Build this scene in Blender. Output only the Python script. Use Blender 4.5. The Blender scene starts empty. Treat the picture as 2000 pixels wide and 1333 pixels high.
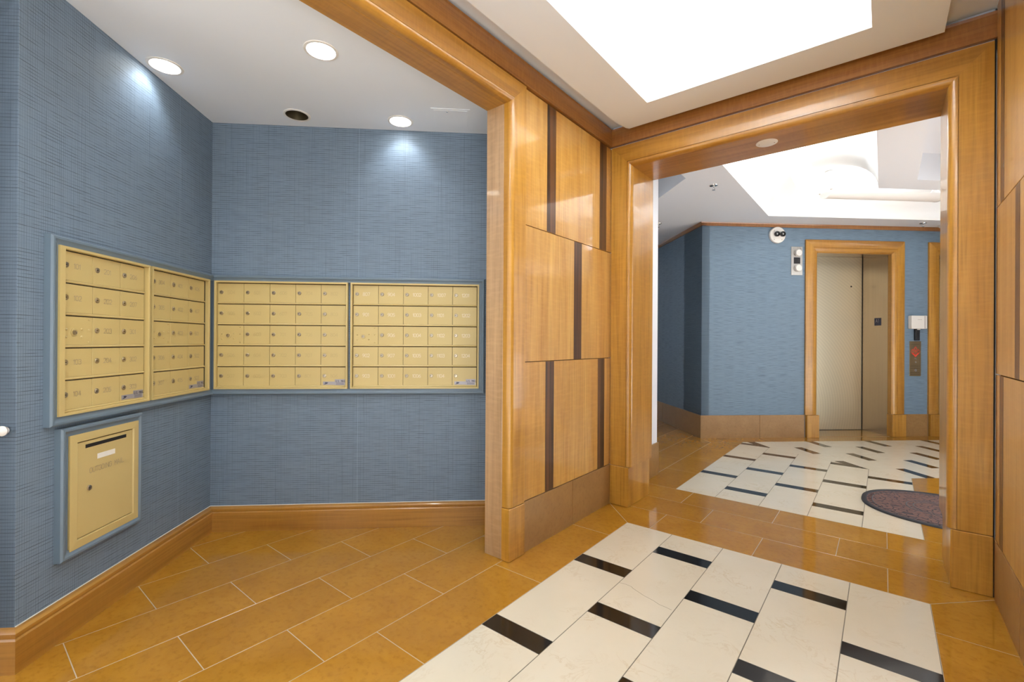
import bpy, bmesh, math, random
from math import sin, cos, pi, radians
from mathutils import Matrix, Vector
random.seed(7)
SC = bpy.context.scene
COL = SC.collection

# ------------------------------------------------------------------ camera
F_PX, YAW, PITCH, ROLL = 897.1, radians(38.95), radians(.09), radians(.33)
fw = Vector((-sin(YAW)*cos(PITCH), cos(YAW)*cos(PITCH), sin(PITCH)))
rt = Vector((cos(YAW), sin(YAW), 0)); up = rt.cross(fw)
r2 = cos(ROLL)*rt + sin(ROLL)*up; u2 = -sin(ROLL)*rt + cos(ROLL)*up
cd = bpy.data.cameras.new('camera'); cam = bpy.data.objects.new('camera', cd); COL.objects.link(cam)
cam.matrix_world = Matrix(((r2.x, u2.x, -fw.x, 0), (r2.y, u2.y, -fw.y, 0), (r2.z, u2.z, -fw.z, 1.2), (0, 0, 0, 1)))
cd.sensor_width = 36; cd.lens = F_PX/2000*36; cd.clip_start = .02; cd.clip_end = 100
SC.camera = cam

# ------------------------------------------------------------------ world, light, exposure
w = bpy.data.worlds.new('world'); SC.world = w; w.use_nodes = True
bg = w.node_tree.nodes['Background']; bg.inputs[0].default_value = (.95, .97, 1, 1); bg.inputs[1].default_value = 2.0
SC.view_settings.view_transform = 'Standard'; SC.view_settings.look = 'None'
SC.view_settings.gamma = 1; SC.view_settings.use_curve_mapping = False
SC.view_settings.exposure = 0.13
SC.cycles.caustics_reflective = False; SC.cycles.caustics_refractive = False

sun = bpy.data.lights.new('sun', 'SUN'); sun.energy = 17; sun.angle = radians(.6); sun.color = (1, .97, .93)
so = bpy.data.objects.new('sun', sun); COL.objects.link(so); so.rotation_euler = Vector((-.5, -.35, -1)).to_track_quat('-Z', 'Y').to_euler()   # high sun, added so the pavement outside bounces light onto the ceilings
P_UP, P_UP2, P_SPOT = 36, 5, 13          # uplight troughs (lit / lobby leg), alcove downlights
def area_up(name, loc, sx, sy, rotz, power, col=(.84, .93, 1)):
    l = bpy.data.lights.new(name, 'AREA'); l.shape = 'RECTANGLE'; l.size = sx; l.size_y = sy; l.energy = power; l.color = col
    o = bpy.data.objects.new(name, l); COL.objects.link(o); o.location = loc; o.rotation_euler = (pi, 0, rotz); return o

# ------------------------------------------------------------------ materials
def mat(name): 
    m = bpy.data.materials.new(name); m.use_nodes = True
    nt = m.node_tree; b = nt.nodes['Principled BSDF']; return m, nt, b
def N(nt, t, **kw):
    n = nt.nodes.new(t)
    for k, v in kw.items(): setattr(n, k, v)
    return n
def plain(name, col, rough=.5, metal=0, coat=0, emit=None, es=0):
    m, nt, b = mat(name)
    b.inputs['Base Color'].default_value = (*col, 1); b.inputs['Roughness'].default_value = rough; b.inputs['Metallic'].default_value = metal
    b.inputs['Coat Weight'].default_value = coat; b.inputs['Coat Roughness'].default_value = .08
    if emit: b.inputs['Emission Color'].default_value = (*emit, 1); b.inputs['Emission Strength'].default_value = es
    return m
def mapping(nt, scale, world=False, loc=None):
    if world: g = N(nt, 'ShaderNodeNewGeometry'); out = g.outputs['Position']
    else: g = N(nt, 'ShaderNodeTexCoord'); out = g.outputs['Object']
    mp = N(nt, 'ShaderNodeMapping'); mp.inputs['Scale'].default_value = scale
    if loc is not None: nt.links.new(loc, mp.inputs['Location'])
    nt.links.new(out, mp.inputs['Vector']); return mp.outputs[0]
def noise(nt, vec, scale=1, detail=3, rough=.55, dist=0):
    n = N(nt, 'ShaderNodeTexNoise'); n.inputs['Scale'].default_value = scale; n.inputs['Detail'].default_value = detail
    n.inputs['Roughness'].default_value = rough; n.inputs['Distortion'].default_value = dist
    nt.links.new(vec, n.inputs['Vector']); return n.outputs[0]
def ramp(nt, fac, stops):
    r = N(nt, 'ShaderNodeValToRGB'); el = r.color_ramp.elements
    while len(el) < len(stops): el.new(.5)
    for e, (p, c) in zip(el, stops): e.position = p; e.color = (*c, 1) if len(c) == 3 else c
    nt.links.new(fac, r.inputs[0]); return r.outputs[0]
def mix(nt, a, b, fac, mode='MIX'):
    m = N(nt, 'ShaderNodeMix', data_type='RGBA', blend_type=mode)
    for s, v in ((m.inputs['Factor'], fac), (m.inputs['A'], a), (m.inputs['B'], b)):
        if hasattr(v, 'links'): nt.links.new(v, s)
        elif isinstance(v, (int, float)): s.default_value = v
        else: s.default_value = (*v, 1)
    return m.outputs['Result']
def M_(nt, op, a, b=None):
    m = N(nt, 'ShaderNodeMath', operation=op)
    for i, v in enumerate((a, b)):
        if v is None: continue
        if hasattr(v, 'links'): nt.links.new(v, m.inputs[i])
        else: m.inputs[i].default_value = v
    return m.outputs[0]
def bump(nt, b, h, strength=.2, dist=.002):
    n = N(nt, 'ShaderNodeBump'); n.inputs['Strength'].default_value = strength; n.inputs['Distance'].default_value = dist
    nt.links.new(h, n.inputs['Height']); nt.links.new(n.outputs[0], b.inputs['Normal'])
g3 = lambda v: (v, v, v)

def wallpaper(name, base, grid=True, seams=()):
    m, nt, b = mat(name)
    tc = N(nt, 'ShaderNodeTexCoord'); sp = N(nt, 'ShaderNodeSeparateXYZ'); nt.links.new(tc.outputs['Object'], sp.inputs[0])
    streak = noise(nt, mapping(nt, (7, 1, 420 if grid else 230)), 1, 2)
    big = noise(nt, mapping(nt, (2.2, 1, 26)), 1, 4)
    c = mix(nt, base, tuple(v*(.80 if grid else .66) for v in base), ramp(nt, streak, [(.35, g3(1)), (.55, g3(0))]))
    c = mix(nt, c, tuple(min(1, v*1.22) for v in base), M_(nt, 'MULTIPLY', big, .6))
    if grid:
        vn = noise(nt, mapping(nt, (150, 1, 1.5)), 1, 1)
        x = M_(nt, 'FRACT', M_(nt, 'ADD', M_(nt, 'MULTIPLY', sp.outputs[0], 1/.0094), vn))
        vl = ramp(nt, x, [(0, g3(1)), (.16, g3(.5)), (.3, g3(0)), (.9, g3(0))])
        c = mix(nt, c, tuple(v*.6 for v in base), M_(nt, 'MULTIPLY', vl, .75))
        zz = M_(nt, 'ADD', M_(nt, 'MULTIPLY', sp.outputs[2], 1/.0128), M_(nt, 'MULTIPLY', noise(nt, mapping(nt, (1.2, 1, 9)), 1, 1), .9))
        cmb = N(nt, 'ShaderNodeCombineXYZ'); nt.links.new(M_(nt, 'MULTIPLY', sp.outputs[0], 9), cmb.inputs[0]); nt.links.new(M_(nt, 'MULTIPLY', M_(nt, 'FLOOR', zz), 7.31), cmb.inputs[2])
        dash = ramp(nt, noise(nt, cmb.outputs[0], 1, 2), [(.42, g3(.12)), (.60, g3(1))])
        hl = ramp(nt, M_(nt, 'FRACT', zz), [(0, g3(1)), (.13, g3(1)), (.2, g3(0)), (1, g3(0))])
        c = mix(nt, c, tuple(v*.22 for v in base), M_(nt, 'MULTIPLY', hl, M_(nt, 'MULTIPLY', dash, .85)))
    else:
        fine = noise(nt, mapping(nt, (7, 1, 260)), 1, 2)
        c = mix(nt, c, tuple(v*.55 for v in base), ramp(nt, fine, [(.3, g3(.7)), (.5, g3(0))]))
    for x0 in seams:
        sm = M_(nt, 'LESS_THAN', M_(nt, 'ABSOLUTE', M_(nt, 'SUBTRACT', sp.outputs[0], x0)), .0013)
        c = mix(nt, c, tuple(min(1, v*1.5) for v in base), M_(nt, 'MULTIPLY', sm, .6))
    nt.links.new(c, b.inputs['Base Color']); b.inputs['Roughness'].default_value = .55
    b.inputs['Specular IOR Level'].default_value = .3
    bump(nt, b, streak, .12, .001); return m

def wood(name, axis, light=(.63, .36, .095), dark=(.45, .21, .034), figure=.14, rough=.22, coat=.9, gs=1):
    m, nt, b = mat(name)
    oi = N(nt, 'ShaderNodeObjectInfo'); cmb = N(nt, 'ShaderNodeCombineXYZ')
    r = M_(nt, 'MULTIPLY', oi.outputs['Random'], 37)
    for i in range(3): nt.links.new(r, cmb.inputs[i])
    def sc(al, ac): v = [ac]*3; v[axis] = al; return tuple(v)
    g1 = noise(nt, mapping(nt, sc(.7, 9*gs), loc=cmb.outputs[0]), 1, 4, .6, .6)
    g2 = noise(nt, mapping(nt, sc(2.2*min(gs,1), 70*gs), loc=cmb.outputs[0]), 1, 3)
    fg = noise(nt, mapping(nt, sc(60, 12), loc=cmb.outputs[0]), 1, 2)
    c = mix(nt, light, dark, ramp(nt, g1, [(.32, g3(0)), (.68, g3(1))]))
    c = mix(nt, c, tuple(v*.62 for v in dark), M_(nt, 'MULTIPLY', ramp(nt, g2, [(.45, g3(0)), (.75, g3(1))]), .55))
    c = mix(nt, c, tuple(min(1, v*1.25) for v in light), M_(nt, 'MULTIPLY', ramp(nt, fg, [(.45, g3(0)), (.7, g3(1))]), figure))
    nt.links.new(c, b.inputs['Base Color']); b.inputs['Roughness'].default_value = .35
    b.inputs['Coat Weight'].default_value = coat; b.inputs['Coat Roughness'].default_value = rough*.3
    bump(nt, b, g2, .05, .001); return m

def stone(name, a, bcol, rough=.16, speck=.5, var=.22):
    m, nt, b = mat(name)
    oi = N(nt, 'ShaderNodeObjectInfo')
    n1 = noise(nt, mapping(nt, (5, 5, 5), True), 1, 5, .62, .5)
    n2 = noise(nt, mapping(nt, (38, 38, 38), True), 1, 4, .6)
    n3 = noise(nt, mapping(nt, (110, 60, 90), True), 1, 2)
    c = mix(nt, a, bcol, ramp(nt, n1, [(.25, g3(0)), (.80, g3(1))]))
    c = mix(nt, c, tuple(v*.7 for v in bcol), M_(nt, 'MULTIPLY', ramp(nt, n2, [(.50, g3(0)), (.72, g3(1))]), speck))
    c = mix(nt, c, tuple(v*.5 for v in bcol), M_(nt, 'MULTIPLY', ramp(nt, n3, [(.7, g3(0)), (.78, g3(1))]), speck))
    c = mix(nt, c, tuple(v*.62 for v in bcol), M_(nt, 'MULTIPLY', oi.outputs['Random'], var))
    nt.links.new(c, b.inputs['Base Color']); b.inputs['Roughness'].default_value = rough
    return m

def marble(name):
    m, nt, b = mat(name)
    v = mapping(nt, (1, 1, 1), True)
    n1 = noise(nt, v, 9, 6, .62, 1.6); n2 = noise(nt, v, 3.2, 3, .5, .4)
    vein = ramp(nt, n1, [(.46, g3(0)), (.495, g3(1)), (.53, g3(0))])
    c = mix(nt, (.62, .55, .42), (.69, .625, .505), n2)
    patch = ramp(nt, noise(nt, v, 4.5, 3), [(.48, g3(0)), (.66, g3(1))])
    c = mix(nt, c, (.52, .40, .25), M_(nt, 'MULTIPLY', vein, M_(nt, 'MULTIPLY', patch, .55)))
    nt.links.new(c, b.inputs['Base Color']); b.inputs['Roughness'].default_value = .12; return m

def steel(name, col, axis=2, rough=.34):
    m, nt, b = mat(name)
    s = [90]*3; s[axis] = .8
    n = noise(nt, mapping(nt, tuple(s)), 1, 3); n2 = noise(nt, mapping(nt, (1.5, 1.5, 1.1)), 1, 2)
    c = mix(nt, col, tuple(v*.72 for v in col), n); c = mix(nt, c, tuple(v*.6 for v in col), M_(nt, 'MULTIPLY', n2, .5))
    nt.links.new(c, b.inputs['Base Color']); b.inputs['Metallic'].default_value = .92; b.inputs['Roughness'].default_value = rough
    return m
def etched(name, col):
    m, nt, b = mat(name)
    v = mapping(nt, (1, .01, 1))
    rings = []
    for (cx, cz, sc) in ((-.35, .3, 8.5),):
        mp = N(nt, 'ShaderNodeMapping'); mp.inputs['Location'].default_value = (-cx, 0, -cz); nt.links.new(v, mp.inputs[0])
        wv = N(nt, 'ShaderNodeTexWave', wave_type='RINGS', rings_direction='Y'); wv.inputs['Scale'].default_value = sc; wv.inputs['Distortion'].default_value = .5
        nt.links.new(mp.outputs[0], wv.inputs[0]); rings.append(wv.outputs[1])
    h = rings[0]
    c = mix(nt, col, tuple(v*1.25 for v in col), M_(nt, 'MULTIPLY', h, .35))
    nt.links.new(c, b.inputs['Base Color']); b.inputs['Metallic'].default_value = .9; b.inputs['Roughness'].default_value = .36
    bump(nt, b, h, .04, .002); return m
def matfield(name):
    m, nt, b = mat(name)
    v = N(nt, 'ShaderNodeTexVoronoi', feature='DISTANCE_TO_EDGE'); v.inputs['Scale'].default_value = 22
    nt.links.new(mapping(nt, (1, 1.5, 1)), v.inputs['Vector'])
    e = ramp(nt, v.outputs[0], [(.02, g3(0)), (.09, g3(1))])
    n = noise(nt, mapping(nt, (30, 30, 30)), 1, 3)
    c = mix(nt, (.02, .02, .028), mix(nt, (.2, .085, .06), (.11, .07, .065), n), e)
    nt.links.new(c, b.inputs['Base Color']); b.inputs['Roughness'].default_value = .75; bump(nt, b, e, .6, .004); return m

BLUE = (.162, .217, .284)
M = dict(
    paper=wallpaper('blue_woven_wallpaper', BLUE, seams=(2.72, -.755)), grass=wallpaper('blue_grasscloth', (.17, .245, .325), False),
    bpaint=plain('blue_paint', (.135, .185, .235), .42), white=plain('white_plaster', (.76, .805, .87), .7), vault=plain('white_vault_plaster', (.88, .87, .85), .8),
    wz=wood('wood_vertical', 2), wx=wood('wood_along_x', 0), wy=wood('wood_along_y', 1),
    cz=wood('casing_vertical', 2, (.52, .265, .040), (.36, .155, .013), .15, .2, .5), cx=wood('casing_along_x', 0, (.47, .23, .036), (.31, .13, .012), .15, .2, .5),
    crx=wood('crown_along_x', 0, (.36, .16, .04), (.24, .085, .016), .25, .25), bx=wood('baseboard_along_x', 0, (.43, .21, .036), (.30, .125, .015), .1, .3),
    jz=wood('lit_jamb_vertical', 2, (.49, .315, .17), (.38, .225, .105), .25, .25),  # portal wood made paler: the light on the jamb is put into the colour
    stripe=wood('dark_stripe_vertical', 2, (.15, .058, .015), (.008, .003, .0015), .05, .15, .3, 4),
    tile=stone('brown_limestone', (.435, .205, .022), (.34, .147, .012), .075), basest=stone('brown_base_stone', (.36, .205, .075), (.27, .14, .045), .3, .4, .1),
    cream=marble('cream_marble'), black=plain('black_granite', (.010, .009, .008), .08), grout=plain('grout', (.44, .35, .23), .9), dgrout=plain('grey_grout', (.16, .14, .11), .9),
    dark=plain('dark_gap', (.03, .015, .008), .9), ypaint=plain('brass_yellow_paint', (.545, .42, .172), .38), lockm=plain('lock_metal', (.40, .34, .25), .28, .9), slot=plain('slot_black', (.006, .005, .005), .8),
    faint=plain('faint_numeral', (.47, .36, .16), .45, .2), lighter=plain('lighter_numeral', (.74, .66, .50), .35, .3),  # numeral tones of the wide units: one near the paint, one lighter
    engrave=plain('engraved_numeral', (.36, .29, .19), .45, .25), decal=plain('silver_decal', (.36, .34, .36), .4, .3), ink=plain('dark_ink', (.03, .035, .07), .6), wlabel=plain('white_label', (.8, .78, .72), .5),
    chrome=plain('chrome', (.6, .58, .55), .2, 1), wplastic=plain('white_plastic', (.75, .73, .69), .4), reflector=plain('downlight_reflector_unlit', (.20, .165, .10), .3, .85),
    lens=plain('lit_lens', (1, 1, 1), .5, 0, 0, (1, .98, .94), 6), lit=plain('glowing_diffuser', (.9, .9, .88), .5, 0, 0, (1, .98, .95), 2.2), bplastic=plain('black_plastic', (.012, .012, .013), .35),
    steelz=steel('brushed_bronze_steel', (.46, .36, .26), 2, .24), door=etched('etched_elevator_door', (.70, .63, .46)), plate=steel('brushed_plate', (.72, .69, .64), 2, .3), cplate=steel('bronze_plate', (.50, .38, .22), 0, .3),
    pave=plain('pavement', (.62, .62, .62), .9), red=plain('red_print', (.75, .06, .03), .5), rubber=plain('black_rubber', (.02, .022, .03), .6), field=matfield('mat_field'), rib=plain('mat_rib_grey', (.09, .085, .095), .7),
)

# ------------------------------------------------------------------ geometry helpers
class MB:
    def __init__(s): s.bm = bmesh.new()
    def _tag(s, f, mi): 
        for x in f: x.material_index = mi
    def hexa(s, a, b, mi=0, bev=0):
        x0, y0, z0 = (min(a[i], b[i]) for i in range(3)); x1, y1, z1 = (max(a[i], b[i]) for i in range(3))
        v = [s.bm.verts.new(p) for p in ((x0,y0,z0),(x1,y0,z0),(x1,y1,z0),(x0,y1,z0),(x0,y0,z1),(x1,y0,z1),(x1,y1,z1),(x0,y1,z1))]
        f = [s.bm.faces.new([v[i] for i in q]) for q in ((3,2,1,0),(4,5,6,7),(0,1,5,4),(1,2,6,5),(2,3,7,6),(3,0,4,7))]
        s._tag(f, mi)
        if bev:
            ed = list({e for x in f for e in x.edges})
            r = bmesh.ops.bevel(s.bm, geom=ed, offset=bev, segments=1, affect='EDGES', profile=.5)
            s._tag(r['faces'], mi)
        return s
    def prism(s, pts, z0, z1, mi=0, ch=0):
        """horizontal polygon extruded in z; ch = chamfer of the top rim"""
        area = sum(pts[i][0]*pts[(i+1) % len(pts)][1]-pts[(i+1) % len(pts)][0]*pts[i][1] for i in range(len(pts)))
        if area < 0: pts = pts[::-1]
        rings = [[(*p[:2], z0) for p in pts], [(*p[:2], z1-ch) for p in pts]]
        if ch: rings.append([(*p, z1) for p in inset(pts, ch)])
        R = [[s.bm.verts.new(p) for p in r] for r in rings]; n = len(pts); f = [s.bm.faces.new(R[-1])]
        f.append(s.bm.faces.new(R[0][::-1]))
        for a, b in zip(R, R[1:]):
            for i in range(n): f.append(s.bm.faces.new((a[i], a[(i+1) % n], b[(i+1) % n], b[i])))
        s._tag(f, mi); return s
    def rings(s, R, close=True, caps=True, mi=0):
        V = [[s.bm.verts.new(p) for p in r] for r in R]; n = len(R[0]); f = []
        for a, b in zip(V, V[1:]):
            for i in range(n if close else n-1): f.append(s.bm.faces.new((a[i], a[(i+1) % n], b[(i+1) % n], b[i])))
        if caps: f += [s.bm.faces.new(V[0][::-1]), s.bm.faces.new(V[-1])]
        s._tag(f, mi); return s
    def lathe(s, prof, axis='z', at=(0, 0, 0), seg=20, mi=0, ring=False):
        """prof: (radius, height) list; closes to a point at r=0 ends"""
        R = []
        for r, h in prof:
            r = max(r, 1e-5); ring = []
            for i in range(seg):
                t = 2*pi*i/seg; a, b = r*cos(t), r*sin(t)
                p = {'z': (a, b, h), 'y': (a, h, b), 'x': (h, a, b)}[axis]
                ring.append(tuple(p[k]+at[k] for k in range(3)))
            R.append(ring)
        return s.rings(R+[R[0]] if ring else R, mi=mi, caps=not ring)
    def tube(s, a, b, r, seg=10, mi=0):
        a, b = Vector(a), Vector(b); d = (b-a).normalized(); q = d.orthogonal().normalized(); t = d.cross(q)
        return s.rings([[tuple(p+(q*cos(2*pi*i/seg)+t*sin(2*pi*i/seg))*r) for i in range(seg)] for p in (a, b)], mi=mi)
    def strokes(s, text, x, z, h, wd=.0016, y=0, mi=0, adv=.78):
        """single-stroke lettering in the x-z plane facing -y; x = left, z = baseline"""
        for chh in text:
            for pl in FONT.get(chh, []):
                P = [Vector((x+p[0]*h*.6, 0, z+p[1]*h)) for p in pl]
                for a, b in zip(P, P[1:]):
                    d = (b-a); L = d.length
                    if L < 1e-6: continue
                    d /= L; nn = Vector((-d.z, 0, d.x))*wd/2; ex = d*wd/2
                    q = [a-ex-nn, b+ex-nn, b+ex+nn, a-ex+nn]
                    f = s.bm.faces.new([s.bm.verts.new((p.x, y, p.z)) for p in q]); f.material_index = mi
            x += h*(adv if chh not in '1I.' else adv*.62 if chh != ' ' else .5)
        return s
    def build(s, name, mats, parent=None, loc=(0, 0, 0), rotz=0, smooth=None, kind=None, fixn=True):
        if fixn: bmesh.ops.recalc_face_normals(s.bm, faces=s.bm.faces[:])
        me = bpy.data.meshes.new(name); s.bm.to_mesh(me); s.bm.free()
        for m in (mats if isinstance(mats, (list, tuple)) else [mats]): me.materials.append(M[m])
        if smooth is not None:
            me.polygons.foreach_set('use_smooth', [True]*len(me.polygons)); me.set_sharp_from_angle(angle=radians(smooth))
        return link(name, me, parent, loc, rotz, kind)
def link(name, me, parent=None, loc=(0, 0, 0), rotz=0, kind=None):
    o = bpy.data.objects.new(name, me); COL.objects.link(o); o.parent = parent; o.location = loc; o.rotation_euler = (0, 0, rotz)
    if kind: o['kind'] = kind
    return o
def empty(name, loc, rotz=0): return link(name, None, None, loc, rotz)
def tag(o, label, cat, group=None):
    o['label'] = label; o['category'] = cat
    if group: o['group'] = group
    return o
def struct(o, label=None):
    o['kind'] = 'structure'
    if label: o['label'] = label
    return o
def inset(pts, d):
    n = len(pts); out = []
    for i in range(n):
        p0, p1, p2 = (Vector(pts[(i+k) % n][:2]) for k in (-1, 0, 1))
        a = (p1-p0).normalized(); b = (p2-p1).normalized(); na = Vector((-a.y, a.x)); nb = Vector((-b.y, b.x))
        k = max(.25, 1+na.dot(nb)); out.append(tuple(p1+(na+nb)*(d/k)))
    return out
def clip(pts, nx, ny, d):
    """keep nx*x+ny*y <= d"""
    out = []
    for i in range(len(pts)):
        a, b = pts[i], pts[(i+1) % len(pts)]; fa = nx*a[0]+ny*a[1]-d; fb = nx*b[0]+ny*b[1]-d
        if fa <= 0: out.append(a)
        if fa*fb < 0: t = fa/(fa-fb); out.append((a[0]+t*(b[0]-a[0]), a[1]+t*(b[1]-a[1])))
    res = []
    for p in out:
        if not res or (abs(p[0]-res[-1][0])+abs(p[1]-res[-1][1])) > 2e-3: res.append(p)
    if len(res) > 1 and abs(res[0][0]-res[-1][0])+abs(res[0][1]-res[-1][1]) < 2e-3: res.pop()
    return res if len(res) >= 3 and abs(parea(res)) > 4e-4 else []
def parea(p): return .5*sum(p[i][0]*p[(i+1) % len(p)][1]-p[(i+1) % len(p)][0]*p[i][1] for i in range(len(p)))
def rect(x0, x1, y0, y1): return [(x0, y0), (x1, y0), (x1, y1), (x0, y1)]
FONT = {
 '0': [[(0,.2),(0,.8),(.3,1),(.7,1),(1,.8),(1,.2),(.7,0),(.3,0),(0,.2)]], '1': [[(.1,.8),(.4,1),(.4,0)]], '2': [[(0,.8),(.2,1),(.8,1),(1,.8),(1,.6),(0,0),(1,0)]],
 '3': [[(0,.9),(.3,1),(.8,1),(1,.8),(1,.65),(.8,.53),(.4,.53)],[(.8,.53),(1,.4),(1,.2),(.8,0),(.2,0),(0,.12)]], '4': [[(.75,0),(.75,1),(0,.3),(1,.3)]],
 '5': [[(1,1),(.1,1),(.05,.55),(.7,.6),(1,.4),(1,.2),(.7,0),(0,.05)]], '6': [[(.9,1),(.3,.8),(0,.4),(0,.2),(.3,0),(.7,0),(1,.2),(1,.4),(.7,.55),(.1,.5)]],
 '7': [[(0,1),(1,1),(.4,0)]], '8': [[(.5,.55),(.1,.7),(.1,.88),(.35,1),(.65,1),(.9,.88),(.9,.7),(.5,.55),(0,.35),(0,.15),(.3,0),(.7,0),(1,.15),(1,.35),(.5,.55)]],
 '9': [[(.1,0),(.7,.2),(1,.6),(1,.8),(.7,1),(.3,1),(0,.8),(0,.6),(.3,.45),(.9,.5)]],
 'O': [[(0,.2),(0,.8),(.3,1),(.7,1),(1,.8),(1,.2),(.7,0),(.3,0),(0,.2)]], 'U': [[(0,1),(0,.2),(.3,0),(.7,0),(1,.2),(1,1)]], 'T': [[(0,1),(1,1)],[(.5,1),(.5,0)]],
 'G': [[(1,.8),(.7,1),(.3,1),(0,.8),(0,.2),(.3,0),(.7,0),(1,.2),(1,.5),(.6,.5)]], 'I': [[(.3,0),(.3,1)]], 'N': [[(0,0),(0,1),(1,0),(1,1)]], 'M': [[(0,0),(0,1),(.5,.4),(1,1),(1,0)]],
 'A': [[(0,0),(.5,1),(1,0)],[(.2,.35),(.8,.35)]], 'L': [[(0,1),(0,0),(1,0)]], 'S': [[(1,.85),(.7,1),(.3,1),(0,.8),(.15,.6),(.85,.4),(1,.2),(.7,0),(.3,0),(0,.15)]], '.': [[(.1,0),(.25,0)]], ' ': [],
}
# U-shaped mitred frame: profile (a inward from the outer edge, b depth, negative = proud) in a wall frame (x right, y into the wall, z up)
def frame_u(prof, x0, x1, zb, zt):
    st = [[(x0+a, b, zb) for a, b in prof], [(x0+a, b, zt-a) for a, b in prof], [(x1-a, b, zt-a) for a, b in prof], [(x1-a, b, zb) for a, b in prof]]
    return [MB().rings([st[i], st[i+1]]) for i in range(3)]
def frame_o(prof, x0, x1, zb, zt):
    st = [[(x0+a, b, zb+a) for a, b in prof], [(x0+a, b, zt-a) for a, b in prof], [(x1-a, b, zt-a) for a, b in prof], [(x1-a, b, zb+a) for a, b in prof]]
    return [MB().rings([st[i], st[(i+1) % 4]]) for i in range(4)]

# ------------------------------------------------------------------ plan frames
A = radians(43.5); DDv = Vector((cos(A), sin(A), 0)); DCv = Vector((-sin(A), cos(A), 0))     # alcove axes
B_ = radians(43.0); EV = Vector((cos(B_), sin(B_), 0)); NV = Vector((-sin(B_), cos(B_), 0))  # lift lobby axes
Q = Vector((-1.775, 5.985, 0))
def dcd(dd, dc, z=0): p = DDv*dd+DCv*dc; return (p.x, p.y, z)
def lob(s, n, z=0): p = Q+EV*s+NV*n; return (p.x, p.y, z)
LW, BW = -1.66, 3.035           # left wall plane (DD), back wall plane (DC)
ROT_L, ROT_B = A+pi/2, A
ZA, ZS, ZU = 2.572, 2.72, 2.97  # alcove ceiling, soffit, upper ceiling
XW, XR, YP, YB = -1.588, .413, 3.13, 3.54

# ================================================================== FLOOR
floor = struct(MB().hexa((-5.0, -2.3, -.15), (.57, 3.4, -.0007)).hexa((-5.5, 3.4, -.15), (2.0, 11.5, -.0007)).build('floor', 'grout'), 'polished stone floor of brown tiles with cream and black inlay')
struct(MB().hexa((-40, -40, -.4), (40, 40, -.16)).build('ground', 'pave'))  # unseen pavement, added to bounce daylight up through the openings
GAPB, GAPC = .0033, .003
def tile(pts, m, name='tile', gap=GAPB, z=0):
    if len(pts) < 3: return
    if parea(pts) < 0: pts = pts[::-1]
    cx = sum(p[0] for p in pts)/len(pts); cy = sum(p[1] for p in pts)/len(pts)
    loc = [(p[0]-cx, p[1]-cy) for p in pts]
    try: q = inset(loc, gap/2)
    except Exception: return
    if parea(q) <= 0: return
    MB().prism(q, -.008, z, 0, .0007).build(name, m, floor, (cx, cy, 0))
# alcove field
k = 0; x1 = -1.62
while x1 > -4.3:
    x0 = x1-.2975; off = .302 if k % 2 == 0 else .601
    y = off-.598*3
    while y < 2.6:
        p = rect(x0, x1, y, y+.598); p = clip(p, DCv.x, DCv.y, BW-.004)
        if p:
            cx = sum(q[0] for q in p)/len(p); cy = sum(q[1] for q in p)/len(p)
            if cx*DCv.x+cy*DCv.y > 1.78: p = clip(p, -DDv.x, -DDv.y, -LW-.004)
            if p and k == 0: p = clip(p, 0, 1, 2.3)
            tile(p, 'tile')
        y += .598
    x1 = x0; k += 1
# border strip left of the foyer inlay, mitred at the far corner
ys = [-1.857, -1.11, -.365, .382, 1.128, 1.873, 2.61]
for a, b in zip(ys, ys[1:]): tile(rect(-1.62, -1.322, a, b), 'tile')
tile([(-1.62, 2.61), (-1.322, 2.61), (-1.322, 2.868), (-1.62, 3.166)], 'tile')
ysr = [-1.88, -1.13, -.385, .36, 1.105, 1.85, 2.602]
for a, b in zip(ysr, ysr[1:]): tile(rect(.173, .45, a, b), 'tile')
tile([(.173, 2.602), (.45, 2.602), (.45, 3.145), (.173, 2.868)], 'tile')
# three rows between the inlays
r1 = [-1.17, -.573, .022]
tile([(-1.322, 2.868), (-1.17, 2.868), (-1.17, 3.175), (-1.629, 3.175)], 'tile')
tile(rect(-1.17, -.573, 2.868, 3.175), 'tile'); tile(rect(-.573, .022, 2.868, 3.175), 'tile')
tile([(.022, 2.868), (.173, 2.868), (.48, 3.175), (.022, 3.175)], 'tile')
xs = [-1.54, -.945, -.205, .39, .985, 1.58, 2.1]
for a, b in zip(xs, xs[1:]): tile(rect(a, b, 3.175, 3.478), 'tile')
xs = [-1.62, -1.176, -.573, .022, .62, 1.2, 1.8]
for a, b in zip(xs, xs[1:]): tile(rect(a, b, 3.478, 3.778), 'tile')
# foyer inlay: five columns of cream slabs and black bars
def inlay_columns(x0, wd, n, y0, y1, bars, cl=None):
    for c in range(n):
        a, b = x0+c*wd, x0+(c+1)*wd; y = y0
        for (u, v) in bars[c % 2] + [(y1, None)]:
            if u > y: 
                p = rect(a, b, y, min(u, y1)); p = clip(p, *cl) if cl else p
                tile(p, 'cream', 'slab', GAPC)
            if v and v <= y1+.2 and u < y1:
                p = rect(a, b, max(u, y0), v); p = clip(p, *cl) if cl else p
                tile(p, 'black', 'bar', .001)
            y = v if v else y
ev = [(2.188-.7465*i, 2.284-.7465*i) for i in range(5, -1, -1)]; od = [(2.556-.7465*i, 2.651-.7465*i) for i in range(5, -1, -1)]
inlay_columns(-1.322, .299, 5, -1.86, 2.868, (ev, od))
MB().hexa((-1.322, -1.86, -.02), (.173, 2.868, -.0005)).build('grout_bed', 'dgrout', floor)
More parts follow.
